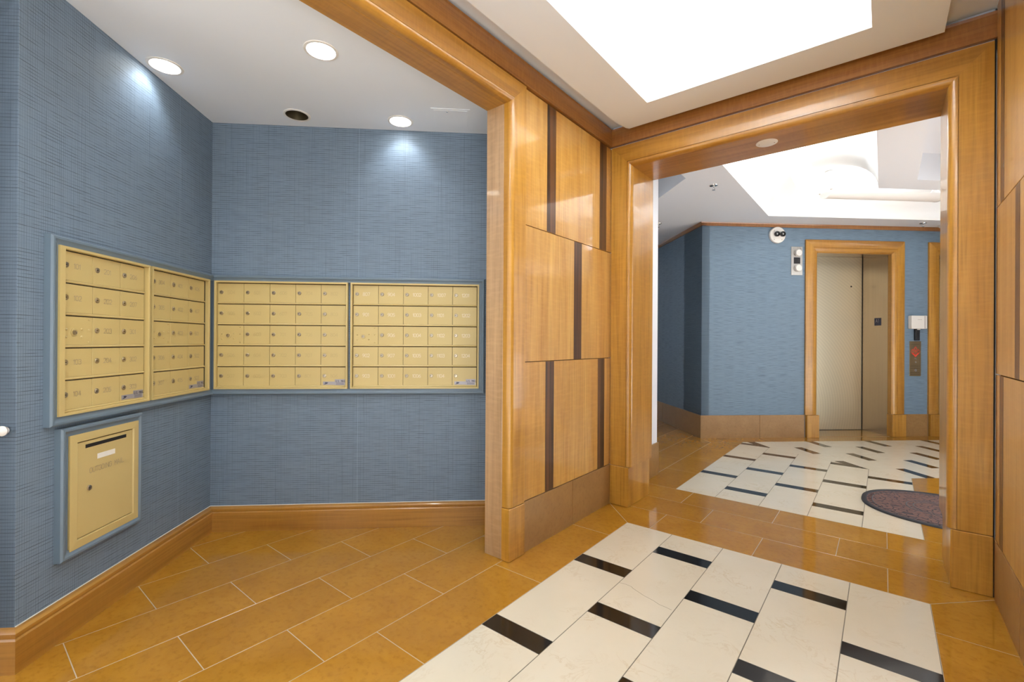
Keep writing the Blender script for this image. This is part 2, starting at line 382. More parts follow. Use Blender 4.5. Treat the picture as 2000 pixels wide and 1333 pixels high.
# crack across one slab
cp = [(-1.022, 2.125), (-.99, 2.131), (-.958, 2.128), (-.943, 2.117), (-.909, 2.103), (-.877, 2.09), (-.826, 2.078), (-.793, 2.064), (-.762, 2.062), (-.734, 2.057)]
mb = MB()
for a, b in zip(cp, cp[1:]):
    d = Vector((b[0]-a[0], b[1]-a[1])).normalized(); n_ = Vector((-d.y, d.x))*.0011
    mb.bm.faces.new([mb.bm.verts.new((p[0]+s*n_.x, p[1]+s*n_.y, .0003)) for p, s in ((a, -1), (b, -1), (b, 1), (a, 1))])
mb.build('crack', 'dgrout', floor)
# lobby inlay: straight leg, mitred into the leg along the lift wall
OX, OY, CW = -1.318, 6.095, .3035
TT = math.tan((pi/2-B_)/2)
mit = (sin((pi/2-B_)/2), cos((pi/2-B_)/2)); dm = mit[0]*OX+mit[1]*OY          # mitre half plane
ev2 = [(4.42, 4.51), (5.19, 5.28), (5.955, 6.045)]; od2 = [(4.04, 4.135), (4.80, 4.895), (5.56, 5.655)]
inlay_columns(OX, CW, 5, 3.778, 6.2, (ev2, od2), (mit[0], mit[1], dm))
def band(t0, t1, s0, s1):    # strip in lobby axes measured from the outer inlay corner
    f = lambda s, t: (OX+EV.x*s-NV.x*t, OY+EV.y*s-NV.y*t)
    return clip([f(s0, t0), f(s1, t0), f(s1, t1), f(s0, t1)], -mit[0], -mit[1], -dm)
for c in range(5):
    s = -.05
    for i in range(6):
        u = (.055 if c % 2 == 0 else .43)+.745*i; v = u+.093
        p = band(c*CW, (c+1)*CW, s, u)
        if p: tile(p, 'cream', 'slab', GAPC)
        p = band(c*CW, (c+1)*CW, u, v)
        if p: tile(p, 'black', 'bar', .001)
        s = v
w5 = 5*CW
MB().prism([(OX, 3.778), (OX+w5, 3.778), (OX+w5, OY-w5*TT), (OX, OY)], -.02, -.0005).build('grout_bed', 'dgrout', floor)
ip = (OX+w5, OY-w5*TT)
MB().prism([(OX, OY), ip, (ip[0]+EV.x*4.3, ip[1]+EV.y*4.3), (OX+EV.x*4.3, OY+EV.y*4.3)], -.02, -.0005).build('grout_bed', 'dgrout', floor)
# lobby brown surround
y = 3.778
for yy in (4.35, 4.95, 5.55, 6.15, 6.75):
    p = clip(rect(-1.612, OX, y, yy), -EV.x*0+NV.x, NV.y, (Q+NV*-.0).dot(NV)-.005)
    p2 = clip(p, -NV.x*-1, NV.y, OX*NV.x+OY*NV.y) if p else []
    tile(p2, 'tile'); y = yy
for r in range(1, 9):
    a, b = -1.612-.3*r, -1.612-.3*(r-1); y = 3.9+(.3 if r % 2 else 0)-.6
    while y < 8.6:
        p = rect(a, b, y, y+.6)
        p = clip(p, -.7071, -.7071, -(-1.6+4.1)*.7071)                  # beyond the pier wall
        if p: p = clip(p, EV.x, EV.y, Q.dot(EV)-.002)
        tile(p, 'tile'); y += .6
s = -.42
for i in range(9):      # strip between inlay and lift wall
    f = lambda s, n: lob(s, n)[:2]
    dn = (OX-Q.x)*NV.x+(OY-Q.y)*NV.y
    p = [f(s, dn), f(s+.6, dn), f(s+.6, -.004), f(s, -.004)]
    p = clip(p, -EV.x, -EV.y, -Q.dot(EV))
    tile(p, 'tile'); s += .6
for r in range(6):      # right of the inlay
    a = OX+w5+.3*r; y = 3.778+(0 if r % 2 else .3)-.3
    while y < 9:
        p = rect(a, a+.3, max(y, 3.778), y+.6); p = clip(p, NV.x, NV.y, ip[0]*NV.x+ip[1]*NV.y)
        if p: tile(p, 'tile')
        y += .6

# ================================================================== ALCOVE SHELL
def wallseg(name, m, origin, rotz, x0, x1, z0, z1, th=.12, y=0, label=None):
    return struct(MB().hexa((x0, y, z0), (x1, y+th, z1)).build(name, m, None, origin, rotz), label)
wallseg('wall_left', 'paper', dcd(LW, 0), ROT_L, 1.805, BW+.12, 0, ZA, label='blue woven wallpaper wall of the mail alcove with the outgoing mail box')
wallseg('wall_back', 'paper', dcd(0, BW), ROT_B, LW-.1, .46, 0, ZA, label='blue woven wallpaper wall behind the two wide mailbox units')
wallseg('wall_side', 'paper', dcd(0, 1.805), ROT_B, -3.3, LW-.001, 0, ZA, .1, label='narrow blue wall face past the alcove corner')
struct(MB().hexa((-4.75, -1.7, 0), (-4.65, 1.0, ZA)).build('wall_far', 'white')); struct(MB().hexa((-4.7, -1.75, 0), (-1.7, -1.65, .3)).hexa((-4.7, -1.75, 2.4), (-1.7, -1.65, ZA)).hexa((-4.7, -1.75, .3), (-4.3, -1.65, 2.4)).hexa((-2.1, -1.75, .3), (-1.7, -1.65, 2.4)).build('wall_near', 'white'))  # unseen window opening in wall_near, added to light the alcove
# seams of the wallpaper drops
for (o, r, x) in ((dcd(LW, 0), ROT_L, 2.72), (dcd(0, BW), ROT_B, -.755)):
    pass
# baseboards with a moulded cap
prof = [(0, 0), (-.03, 0), (-.03, .118), (-.024, .124), (-.027, .131), (-.026, .142), (-.018, .149), (-.008, .153), (0, .153)]
def baseboard(name, origin, rotz, x0, x1, e0=0, e1=0):
    R = [[(x0+e0*-p[0]*-1 if False else x0-e0*p[0], p[0], p[1]) for p in prof], [(x1+e1*p[0], p[0], p[1]) for p in prof]]
    return struct(MB().rings(R).build(name, 'bx', None, origin, rotz, smooth=35), 'moulded honey wood baseboard in the mail alcove')
CK = []
for (o, rz, a, b) in ((dcd(LW, 0), ROT_L, 1.805, BW-.003), (dcd(0, BW), ROT_B, LW+.003, .44)):
    CK.append((o, rz, a, b))
bbl = baseboard('baseboard_left', dcd(LW, 0), ROT_L, 1.805, BW, -1, 1)
bbb = baseboard('baseboard_back', dcd(0, BW), ROT_B, LW, .44, 1, 0)
for bb, (o, rz, a, b) in zip((bbl, bbb), CK): MB().hexa((a, -.0035, .152), (b, 0, .1555)).build('caulk_line', 'wlabel', bb)
baseboard('baseboard_side', dcd(0, 1.805), ROT_B, -3.2, LW, 0, -1)
# ceiling with round openings is kept whole; the downlights sit just under it
DL = [(-2.803, .690), (-2.072, 1.115), (-2.779, 1.344), (-2.347, 1.784)]
mb = MB(); loops = [rect(-4.8, -1.70, -1.8, 2.75)]+[[(x+.0645*cos(2*pi*i/40), y+.0645*sin(2*pi*i/40)) for i in range(40)] for x, y in DL]
ed = []
for lp in loops:
    vs = [mb.bm.verts.new((*p, ZA)) for p in lp]; ed += [mb.bm.edges.new((vs[i], vs[(i+1) % len(vs)])) for i in range(len(vs))]
bmesh.ops.triangle_fill(mb.bm, edges=ed, use_beauty=True)
bmesh.ops.delete(mb.bm, geom=[f for f in mb.bm.faces if any((f.calc_center_median().x-x)**2+(f.calc_center_median().y-y)**2 < .0644**2 for x, y in DL)], context='FACES_ONLY')
struct(mb.build('ceiling', 'white', fixn=False), 'flat white ceiling of the mail alcove')

# ================================================================== PORTAL 1 (foyer to alcove), wall frame: x = +Y, y = -(X - XW)
def rprof(flat, bull, face, jamb_d, tail=.012, seg=8):
    p = [(0, .03), (0, face), (flat-.002, face), (flat-.002, face+.006), (flat+.0015, face+.006), (flat+.0015, face-.002)]
    for i in range(1, seg+1):
        t = i/seg*pi/2; p.append((flat+.0015+(bull-.0015)*sin(t), face-.002+bull*(1-cos(t))))
    p += [(flat+bull, face+bull+.002), (flat+bull, jamb_d-bull*.5-.002), (flat+bull, jamb_d-bull*.5)]
    for i in range(1, 5):
        t = i/4*pi/2; p.append((flat+bull-bull*.4*(1-cos(t)), jamb_d-bull*.5+bull*.5*sin(t)))
    p += [(.01, jamb_d), (.01, .03)]
    return p
def portal(name, origin, rotz, x0, x1, prof, pl_in, pl_face, pl_back, label, plz=.29, zt=2.645):
    t = struct(empty(name, origin, rotz), label)
    l, h, r = frame_u(prof, x0, x1, plz, zt)
    l.build('casing_leg', 'cz', t, smooth=40); r.build('casing_leg', 'cz', t, smooth=40); h.build('casing_head', 'cx', t, smooth=40)
    for (a, b) in ((x0-.002, x0+pl_in), (x1-pl_in, x1+.002)):
        MB().hexa((a, pl_face, 0), (b, pl_back, plz-.003), 0, .003).build('plinth', 'cz', t)
    return t
P1 = (XW, 0, 0)
pf1 = [(0, .03), (0, -.012), (.1035, -.012), (.1035, -.007), (.1065, -.007), (.1065, -.014)]+[(.1065+.0275*sin(i/8*pi/2), -.014+.028*(1-cos(i/8*pi/2))) for i in range(1, 9)]+[(.134, .016), (.134, .0395), (.01, .0395)]
p1 = portal('trim_1', P1, pi/2, -1.2, 2.068, pf1, .140, -.016, .040, 'honey wood casing round the opening to the mail alcove')
for a, b in ((1.9345, 2.06), (-1.19, -1.0665)): MB().hexa((a, .0415, 0), (b, .167, 2.513), 0, .0015).build('jamb', 'jz', p1)
MB().hexa((-1.19, .0415, 2.5105), (2.06, .167, 2.65), 0, .0015).build('head_jamb', 'cx', p1)
# portal 2 (foyer to lift lobby)
pf2 = rprof(.124, .036, 0, .41)
p2 = portal('trim_2', (0, YP, 0), 0, -1.582, .407, pf2, .146, -.004, .385, 'honey wood casing round the opening to the lift lobby')
MB().hexa((.4075, .004, 0), (.4128, .011, 2.66)).build('painted_gap_shade', 'slot', p2)  # black strip that paints in the shade of this gap
# ---- foyer walls
zr = [(.292, 1.082), (1.086, 1.866), (1.870, 2.643)]
def panels(wall, y0, y1, rows, stripes, face=0, th=.02):
    for (z0, z1), st in zip(rows, stripes):
        p = MB().hexa((y0, face, z0), (y1, face+th, z1), 0, .001).build('panel', 'wz', wall)
        for (a, b) in st: MB().hexa((a, face-.0006, z0+.001), (b, face+.004, z1-.001)).build('stripe', 'stripe', p)
wl = struct(MB().hexa((2.05, .022, 0), (3.6, .16, 3.3)).build('wall_foyer_left', 'white', None, P1, pi/2), 'foyer wall faced with glossy honey wood panels and dark stripes')
struct(MB().hexa((-2.4, .0, 0), (-1.2, .16, 3.3)).hexa((-1.25, .03, 2.66), (2.06, .16, 3.3)).build('wall_foyer_near', 'white', None, P1, pi/2))
MB().hexa((2.06, .018, .285), (3.14, .024, 2.66)).build('backing', 'dark', wl)
panels(wl, 2.071, 3.145, zr, ([(2.289, 2.380), (2.943, 3.043)], [(2.612, 2.709)], [(2.294, 2.389), (2.957, 3.060)]))
for a, b in ((2.06, 2.603), (2.606, 3.14)): MB().hexa((a, -.004, 0), (b, .02, .288), 0, .0008).build('base_stone', 'basest', wl)
wr = struct(MB().hexa((-3.6, .022, 0), (-1.0, .16, 3.3)).hexa((-1.0, .022, 2.4), (1.4, .16, 3.3)).hexa((1.4, .022, 0), (2.4, .16, 3.3)).build('wall_foyer_right', 'white', None, (XR, 0, 0), -pi/2), 'right foyer wall of glossy wood panels above a stone base')  # unseen opening beside the camera, added to let daylight in
MB().hexa((-3.13, .018, .27), (-1.0, .023, 2.95)).build('backing', 'dark', wr)
st = lambda c: [(-(c-.66*i)-.04, -(c-.66*i)+.04) for i in range(7)]
for j in range(1):
    a, b = -3.119, -1.003
    ins = lambda L: [q for q in L if q[0] > a and q[1] < b]
    panels(wr, a, b, [(.282, 1.058), (1.062, 1.84), (1.844, 2.95)], (ins(st(2.98)), ins(st(2.676)), ins(st(2.98))))
for a, b in ((-3.121, -2.604), (-2.601, -1.86), (-1.857, -1.003)): MB().hexa((a, -.002, 0), (b, .02, .279), 0, .0008).build('base_stone', 'basest', wr)
# crown boards
def crown(name, origin, rotz, x0, x1, z0, z1, th, label):
    return struct(MB().rings([[(x, 0.03, z0), (x, -th, z0), (x, -th, z1-.012), (x, -th-.003, z1), (x, .03, z1)] for x in (x0, x1)]).build(name, 'crx', None, origin, rotz), label)
crown('trim_3', P1, pi/2, -2.4, YP-.02, 2.652, 2.776, .016, 'reddish wood crown board along the foyer panel wall')
crown('trim_4', (0, YP, 0), 0, XW-.014, XR, 2.652, 2.776, .016, 'reddish wood crown board over the lobby opening')
struct(MB().hexa((XW, YP+.012, 2.6), (XR+.1, YB-.01, 3.3)).hexa((XW-.2, YP+.012, 0), (XW+.01, YB-.01, 3.3)).hexa((XR-.004, YP+.012, 0), (XR+1.8, YB-.01, 3.3)).build('wall_portal', 'white'), 'white wall over and beside the lobby opening')
# unseen wall behind the camera; doorway added to let daylight in
struct(MB().hexa((-1.75, -2.35, 2.4), (.57, -2.2, 3.3)).hexa((-1.75, -2.35, 0), (-1.42, -2.2, 2.4)).hexa((-.28, -2.35, 0), (.57, -2.2, 2.4)).build('wall_behind_camera', 'white'))
# ---- foyer soffit with vaulted recess
RX0, RX1, RY = -1.169, -.047, 2.796
cs = MB()
cs.prism([(-1.45, -2.2), (RX0, -2.2), (RX0, RY), (-1.41, 3.055), (-1.424, 3.033), (-1.447, 2.9)], ZS, ZU)
cs.prism([(RX1, -2.2), (.227, -2.2), (.227, 3.055), (RX1, RY)], ZS, ZU)
cs.prism([(RX0, RY), (RX1, RY), (.227, 3.055), (-1.41, 3.055)], ZS, ZU)
cs.prism([(RX0, -2.2), (RX1, -2.2), (RX1, -1.6), (RX0, -1.6)], ZS, ZU)
struct(cs.build('ceiling', 'white'), 'dropped white soffit round the bright foyer recess')
ZF = 2.80
struct(MB().hexa((-1.75, -2.3, ZF), (-1.25, 3.2, ZF+.2)).hexa((.03, -2.3, ZF), (.6, 3.2, ZF+.2)).hexa((-1.25, 2.85, ZF), (.03, 3.2, ZF+.2)).build('ceiling', 'white'), 'upper white ceiling seen in the gap round the foyer soffit')
def vault_section(hw, rise, n=20): return [(-hw*cos(pi*i/n), rise*sin(pi*i/n)) for i in range(n+1)]
cx0 = (RX0+RX1)/2
R = [[(cx0+a, y, ZS+b) for a, b in vault_section((RX1-RX0)/2, .37)] for y in (-1.598, RY-.003)]
v = MB().rings(R, close=False, caps=True); struct(v.build('ceiling_vault', 'vault', smooth=35, fixn=False), 'bright white barrel vault recessed in the foyer ceiling')
# ---- lobby ceiling
hw = .515; lcx = -.557; ym = 5.9525; L2 = 4.6
sec = vault_section(hw, .37)
R = [[(lcx+a, 3.803, ZS+b) for a, b in sec], [(lcx+a, ym-a*TT, ZS+b) for a, b in sec], [(lcx+a+EV.x*L2, ym-a*TT+EV.y*L2, ZS+b) for a, b in sec]]
struct(MB().rings(R, close=False, caps=True).build('ceiling_vault', 'vault', smooth=35, fixn=False), 'bright mitred barrel vault recessed in the lobby ceiling')
R1 = (lcx-hw, ym+hw*TT); I1 = (lcx+hw, ym-hw*TT)
ad = lambda p, d, t: (p[0]+d[0]*t, p[1]+d[1]*t)
A1 = (-1.424, 4.302); A2 = ad(A1, (-.7071, .7071), 4.2); Q2 = (Q.x+NV.x*.05, Q.y+NV.y*.05)
def to_wall(p): d = (Q.x-p[0])*NV.x+(Q.y-p[1])*NV.y+.05; return ad(p, NV, d)
E1 = (.241, 5.655)
cs = MB()
for P in ([(-1.424, 3.5), (R1[0], 3.5), R1, A1], [A1, R1, to_wall(R1), Q2], [A1, Q2, lob(0.05, 4.3)[:2], A2], [R1, ad(R1, EV, L2+.6), to_wall(ad(R1, EV, L2+.6)), to_wall(R1)],
          [(I1[0], 3.5), (.235, 3.5), E1, I1], [I1, E1, ad(E1, EV, L2), ad(I1, EV, L2)], [(R1[0], 3.5), (I1[0], 3.5), (I1[0], 3.8), (R1[0], 3.8)]): cs.prism(P, ZS, ZU)
struct(cs.build('ceiling', 'white'), 'dropped white soffit of the lift lobby')
struct(MB().prism([(-4.9, 3.4), (-1.38, 3.4), (-1.38, 4.33), (-4.9, 7.85)], ZU, ZU+.05).prism([(.2, 3.4), (2.2, 3.4), (2.2, 7.6), (.2, 5.70)], ZU, ZU+.05).build('ceiling', 'white'), 'raised white ceiling pockets beside the lobby soffit')
struct(MB().hexa((-4.8, -2.35, 3.35), (.58, 3.4, 3.45)).hexa((-5.6, 3.4, 3.35), (2.02, 11.6, 3.45)).build('sky_block_slab', 'white'))  # unseen slab added over the rooms to block the sky
# ---- lobby walls
struct(MB().hexa((-1.72, YB-.02, 0), (-1.605, 4.10, 3.0)).build('wall_pier', 'white'), 'narrow white wall pier beside the lobby opening')
pr = struct(MB().hexa((0, .0, 0), (4.6, .12, 3.0)).build('wall_corridor', 'white', None, (-1.605, 4.10, 0), radians(135)))
MB().hexa((-1.63, YB-.02, 0), (-1.592, 4.112, .29), 0, .001).build('base_stone', 'basest', pr).matrix_parent_inverse = (Matrix.Translation((-1.605, 4.10, 0)) @ Matrix.Rotation(radians(135), 4, 'Z')).inverted()
OP = [(1.43, 2.62), (3.12, 4.31)]; HZ = 2.46
we = MB()
for a, b in ((0, OP[0][0]), (OP[0][1], OP[1][0]), (OP[1][1], 5.6)): we.hexa((a, 0, 0), (b, .5, 3.0))
for a, b in OP: we.hexa((a, 0, HZ), (b, .5, 3.0))
we = struct(we.build('wall_elevator', 'grass', None, Q, B_), 'blue grasscloth wall with the lift doors')
ws = struct(MB().hexa((-4.3, 0.0, 0), (0, .1, 3.0)).build('wall_side', 'grass', None, Q, B_-pi/2), 'shaded blue corridor wall beyond the lobby corner')
for a, b in ((0, .757), (.76, 1.352), (2.715, 3.036), (4.40, 5.0)): MB().hexa((a, -.014, 0), (b, .01, .288), 0, .001).build('base_stone', 'basest', we)
for a, b in ((-1.2, .014), (-2.4, -1.203)): MB().hexa((a, -.014, 0), (b, .01, .288), 0, .001).build('base_stone', 'basest', ws)
crown('trim_5', Q, B_, -.02, 5.5, 2.672, 2.719, .02, 'thin wood crown strip over the lift wall')
crown('trim_6', Q, B_-pi/2, -4.2, .02, 2.672, 2.719, .02, 'thin wood crown strip along the corridor wall')
struct(MB().hexa((1.9, YB, 2.4), (2.0, 9.6, 3.0)).hexa((1.9, YB, 0), (2.0, 3.62, 2.4)).hexa((1.9, 6.65, 0), (2.0, 9.6, 2.4)).build('wall_lobby_right', 'white'))  # unseen entrance opening, enlarged to bring more daylight into the lobby
struct(MB().hexa((.95, 3.5, 2.42), (1.95, 9.0, 2.96)).build('ceiling', 'white'), 'unseen low white bulkhead added to keep daylight off the ceiling pocket')  # unseen bulkhead, placed to keep daylight out of the ceiling pocket
struct(MB().hexa((-.6, 0, 0), (2.4, .1, 3.0)).build('wall_corridor_end', 'white', None, lob(-2.0, 4.2), B_))

# ================================================================== LIFT DOORS
def elevator(name, s0, s1, label):
    t = struct(empty(name, lob(s0, 0), B_), label); W = s1-s0
    l, h, r = frame_u([(0, .02), (0, -.02), (.05, -.034), (.10, -.030), (.104, -.022), (.13, -.020), (.15, -.012), (.163, .0), (.163, .05), (0, .05)], 0, W, .29, 2.525)
    l.build('casing_leg', 'cz', t, smooth=25); r.build('casing_leg', 'cz', t, smooth=25); h.build('casing_head', 'cx', t, smooth=25)
    for a, b in ((.012, .175), (W-.175, W+.012)): MB().hexa((a, -.04, 0), (b, .05, .287), 0, .003).build('plinth', 'cz', t)
    a, b = .165, W-.165
    MB().hexa((a-.03, .05, 0), (a, .5, 2.45)).build('steel_jamb', 'steelz', t); MB().hexa((b, .05, 0), (b+.03, .5, 2.45)).build('steel_jamb', 'steelz', t)
    MB().hexa((a-.03, .05, 2.40), (b+.03, .5, 2.45)).build('steel_head', 'steelz', t)
    MB().hexa((a, .02, -.004), (b, .44, .0015)).build('threshold', 'tile', t)
    MB().hexa((a, .445, 0), (b, .475, .006)).build('sill_gap', 'slot', t)
    for xx in (a+.002, b-.002): MB().hexa((xx-.004, .446, 0), (xx+.004, .452, 2.4)).build('edge_gap', 'slot', t)
    d = MB().hexa((a+.001, .452, .006), (b-.001, .48, 2.399)).build('door_panel', 'door', t)
    MB().lathe([(0, -.004), (.010, -.004), (.012, 0), (.012, .003)], 'y', (b-.165, .452, 1.995), 12).build('peephole', 'slot', d)
    for (cx, cz, rr, t0, t1) in ((-.28, 1.05, .56, -35, 40), (-.30, 2.05, .52, -40, 25), (-.22, .35, .50, -30, 45)):
        mb = MB(); P = [(a+.02+cx+rr*cos(radians(t0+(t1-t0)*i/24)), cz+rr*sin(radians(t0+(t1-t0)*i/24))) for i in range(25)]
        Pi = [(a+.02+cx+(rr-.009)*cos(radians(t0+(t1-t0)*i/24)), cz+(rr-.009)*sin(radians(t0+(t1-t0)*i/24))) for i in range(25)]
        for i in range(24):
            q = [P[i], P[i+1], Pi[i+1], Pi[i]]
            if all(a+.004 < p[0] < b-.004 for p in q): mb.bm.faces.new([mb.bm.verts.new((p[0], .4512, p[1])) for p in q])
        mb.build('etched_arc', 'plate', d, fixn=False)
    return t
el = elevator('door_1', 1.357, 2.70, 'etched bronze lift door in a honey wood casing, floor sign on its jamb')
elevator('door_2', 3.04, 4.38, 'second lift door, its wood casing half hidden by the foyer portal')
# floor sign on the right jamb
sg = empty('floor_sign', (Q+EV*2.5345+NV*.20), B_-pi/2); tag(sg, 'small black raised-letter floor sign on the bronze lift jamb', 'sign')
# wall frame of the jamb: viewer looks along +EV, right is -NV
MB().hexa((-.05, -.004, 1.445), (.05, 0.0, 1.545), 0, .001).build('plate', 'ink', sg)
MB().strokes('A1', -.028, 1.485, .045, .004, -.0046).build('lettering', 'decal', sg, fixn=False)
MB().hexa((-.03, -.0055, 1.462), (.028, -.004, 1.466)).build('braille', 'rib', sg)

# ================================================================== LIFT WALL DEVICES
def wthing(name, s, z, label, cat): return tag(empty(name, lob(s, 0, z), B_), label, cat)
t = wthing('emergency_light', .977, 2.573, 'round white wall fitting with two dark lamp heads beside the crown', 'light')
MB().lathe([(0, 0), (.104, 0), (.104, -.022), (.098, -.03), (0, -.03)], 'y', seg=32).build('housing', 'wplastic', t, smooth=30)
for x in (-.022, .055):
    MB().lathe([(0, -.028), (.03, -.028), (.034, -.052), (.030, -.056), (.024, -.044), (.010, -.038), (0, -.038)], 'y', (x, 0, .008), 18).build('lamp_head', 'bplastic', t, smooth=40)
    MB().lathe([(0, -.04), (.010, -.04), (.007, -.05), (0, -.052)], 'y', (x, 0, .008), 10).build('bulb', 'chrome', t, smooth=40)
for x, z in ((-.05, .055), (-.05, -.06), (.05, -.06)): MB().lathe([(0, -.03), (.005, -.03), (.004, -.033), (0, -.033)], 'y', (x, 0, z), 8).build('screw', 'lockm', t)
t = wthing('hall_indicator', 1.247, 2.252, 'brushed steel lift indicator plate with two white lanterns and black display', 'panel')
MB().hexa((-.075, -.006, -.182), (.075, 0, .182), 0, .0015).build('plate', 'plate', t)
for z in (.10, -.095): MB().lathe([(0, -.005), (.044, -.005), (.044, -.03), (.038, -.04), (0, -.043)], 'y', (.005, 0, z), 22).build('lantern', 'wplastic', t, smooth=35)
dp = MB().hexa((-.042, -.009, -.036), (.042, -.005, .044), 0, .001).build('display', 'bplastic', t)
MB().strokes('1', .008, -.012, .032, .003, -.0095).build('digit', 'rib', dp, fixn=False)
for x in (-.048, .048): MB().lathe([(0, -.006), (.005, -.006), (.004, -.008), (0, -.008)], 'y', (x, 0, .16), 8).build('screw', 'chrome', t)
t = wthing('card_reader', 2.87, 1.482, 'square white box mounted over the black cable cover', 'reader')
MB().hexa((-.106, -.06, -.085), (.106, 0, .085), 0, .006).build('housing', 'wplastic', t); MB().hexa((.068, -.0615, -.08), (.072, -.058, .08)).build('seam', 'slot', t)
for x in (-.02, 0, .02): MB().hexa((x-.003, -.061, .03), (x+.003, -.059, .036)).build('mark', 'rib', t)
t = wthing('cable_cover', 2.876, 1.322, 'short black ribbed cable cover between white box and call plate', 'conduit')
MB().hexa((-.03, -.03, -.075), (.03, 0, .075), 0, .004).build('body', 'bplastic', t)
for i in range(6): MB().hexa((-.018, -.0335, -.055+i*.019), (.024, -.029, -.047+i*.019), 0, .001).build('rib', 'rubber', t)
MB().hexa((-.012, -.034, .062), (.030, -.02, .078), 0, .002).build('clip', 'wplastic', t)
t = wthing('call_station', 2.866, 1.01, 'bronze lift call plate with red diamond fire emblem and round buttons', 'panel')
MB().hexa((-.079, -.006, -.226), (.079, 0, .226), 0, .0012).build('plate', 'cplate', t)
def emblem(y):
    mb = MB()
    def poly(pts): mb.bm.faces.new([mb.bm.verts.new((p[0], y, p[1])) for p in pts])
    def ring(c, hx, hz, wdt):
        o = [(c[0], c[1]-hz), (c[0]+hx, c[1]), (c[0], c[1]+hz), (c[0]-hx, c[1])]; i = [(c[0], c[1]-hz+wdt*1.6), (c[0]+hx-wdt, c[1]), (c[0], c[1]+hz-wdt*1.6), (c[0]-hx+wdt, c[1])]
        for k in range(4): poly([o[k], o[(k+1) % 4], i[(k+1) % 4], i[k]])
    ring((-.04, .09), .024, .037, .008); ring((.04, .09), .024, .037, .008); ring((0, .125), .024, .035, .008)
    poly([(-.05, .072), (0, .018), (.05, .072), (.036, .078), (0, .042), (-.036, .078)])
    poly([(-.008, .045), (.006, .06), (0, .075), (.012, .095), (-.006, .085), (-.002, .068), (-.012, .055)])
    return mb
emblem(-.0068).build('emblem', 'red', t, fixn=False)
for z, r in ((.0, .012), (-.045, .012), (-.152, .02)): MB().lathe([(0, -.006), (r, -.006), (r*.9, -.011), (0, -.012)], 'y', (0, 0, z), 16).build('button', 'chrome', t, smooth=40)
for z in (.188, -.098, -.125, -.178, -.2): MB().hexa((-.055 if z > 0 else -.07, -.0066, z-.0015), (.055 if z > 0 else .06, -.006, z+.0015)).build('engraved_line', 'slot', t)

# ================================================================== DOOR MAT
mt = tag(empty('door_mat', (.46, 4.515, 0)), 'oval black rubber door mat with a rust brown cobbled field', 'mat')
def oval(a, b, n=72): return [(a*math.copysign(abs(cos(2*pi*i/n))**.86, cos(2*pi*i/n)), b*math.copysign(abs(sin(2*pi*i/n))**.86, sin(2*pi*i/n))) for i in range(n)]
def oval_ring(a, b, wd, z0, z1, nm, m):
    R = []
    for (d, z) in ((0, z0), (.002, z1-.003), (.006, z1), (wd-.006, z1), (wd, z0+.002), (wd, z0)): R.append([(x, y, z) for x, y in oval(a-d, b-d)])
    V = MB(); vv = [[V.bm.verts.new(p) for p in r] for r in R]; n = len(R[0])
    for k in range(len(R)):
        for i in range(n): V.bm.faces.new((vv[k][i], vv[k][(i+1) % n], vv[(k+1) % len(R)][(i+1) % n], vv[(k+1) % len(R)][i]))
    V.build(nm, m, mt, smooth=50)
oval_ring(.59, .45, .035, 0.0005, .013, 'rim', 'rubber')
MB().prism(oval(.556, .416), .0005, .008).build('field', 'field', mt)
oval_ring(.53, .39, .010, .008, .0105, 'rib', 'rib'); oval_ring(.33, .2, .012, .008, .0105, 'rib', 'rib'); oval_ring(.29, .165, .010, .008, .0105, 'rib', 'rib')
for i in range(60):
    t_ = 2*pi*i/60; MB().hexa((.0, -.004, .008), (.02, .004, .0105)).build('cobble', 'field', mt, (.535*cos(t_)*.99, .395*sin(t_)*.99, 0), t_)

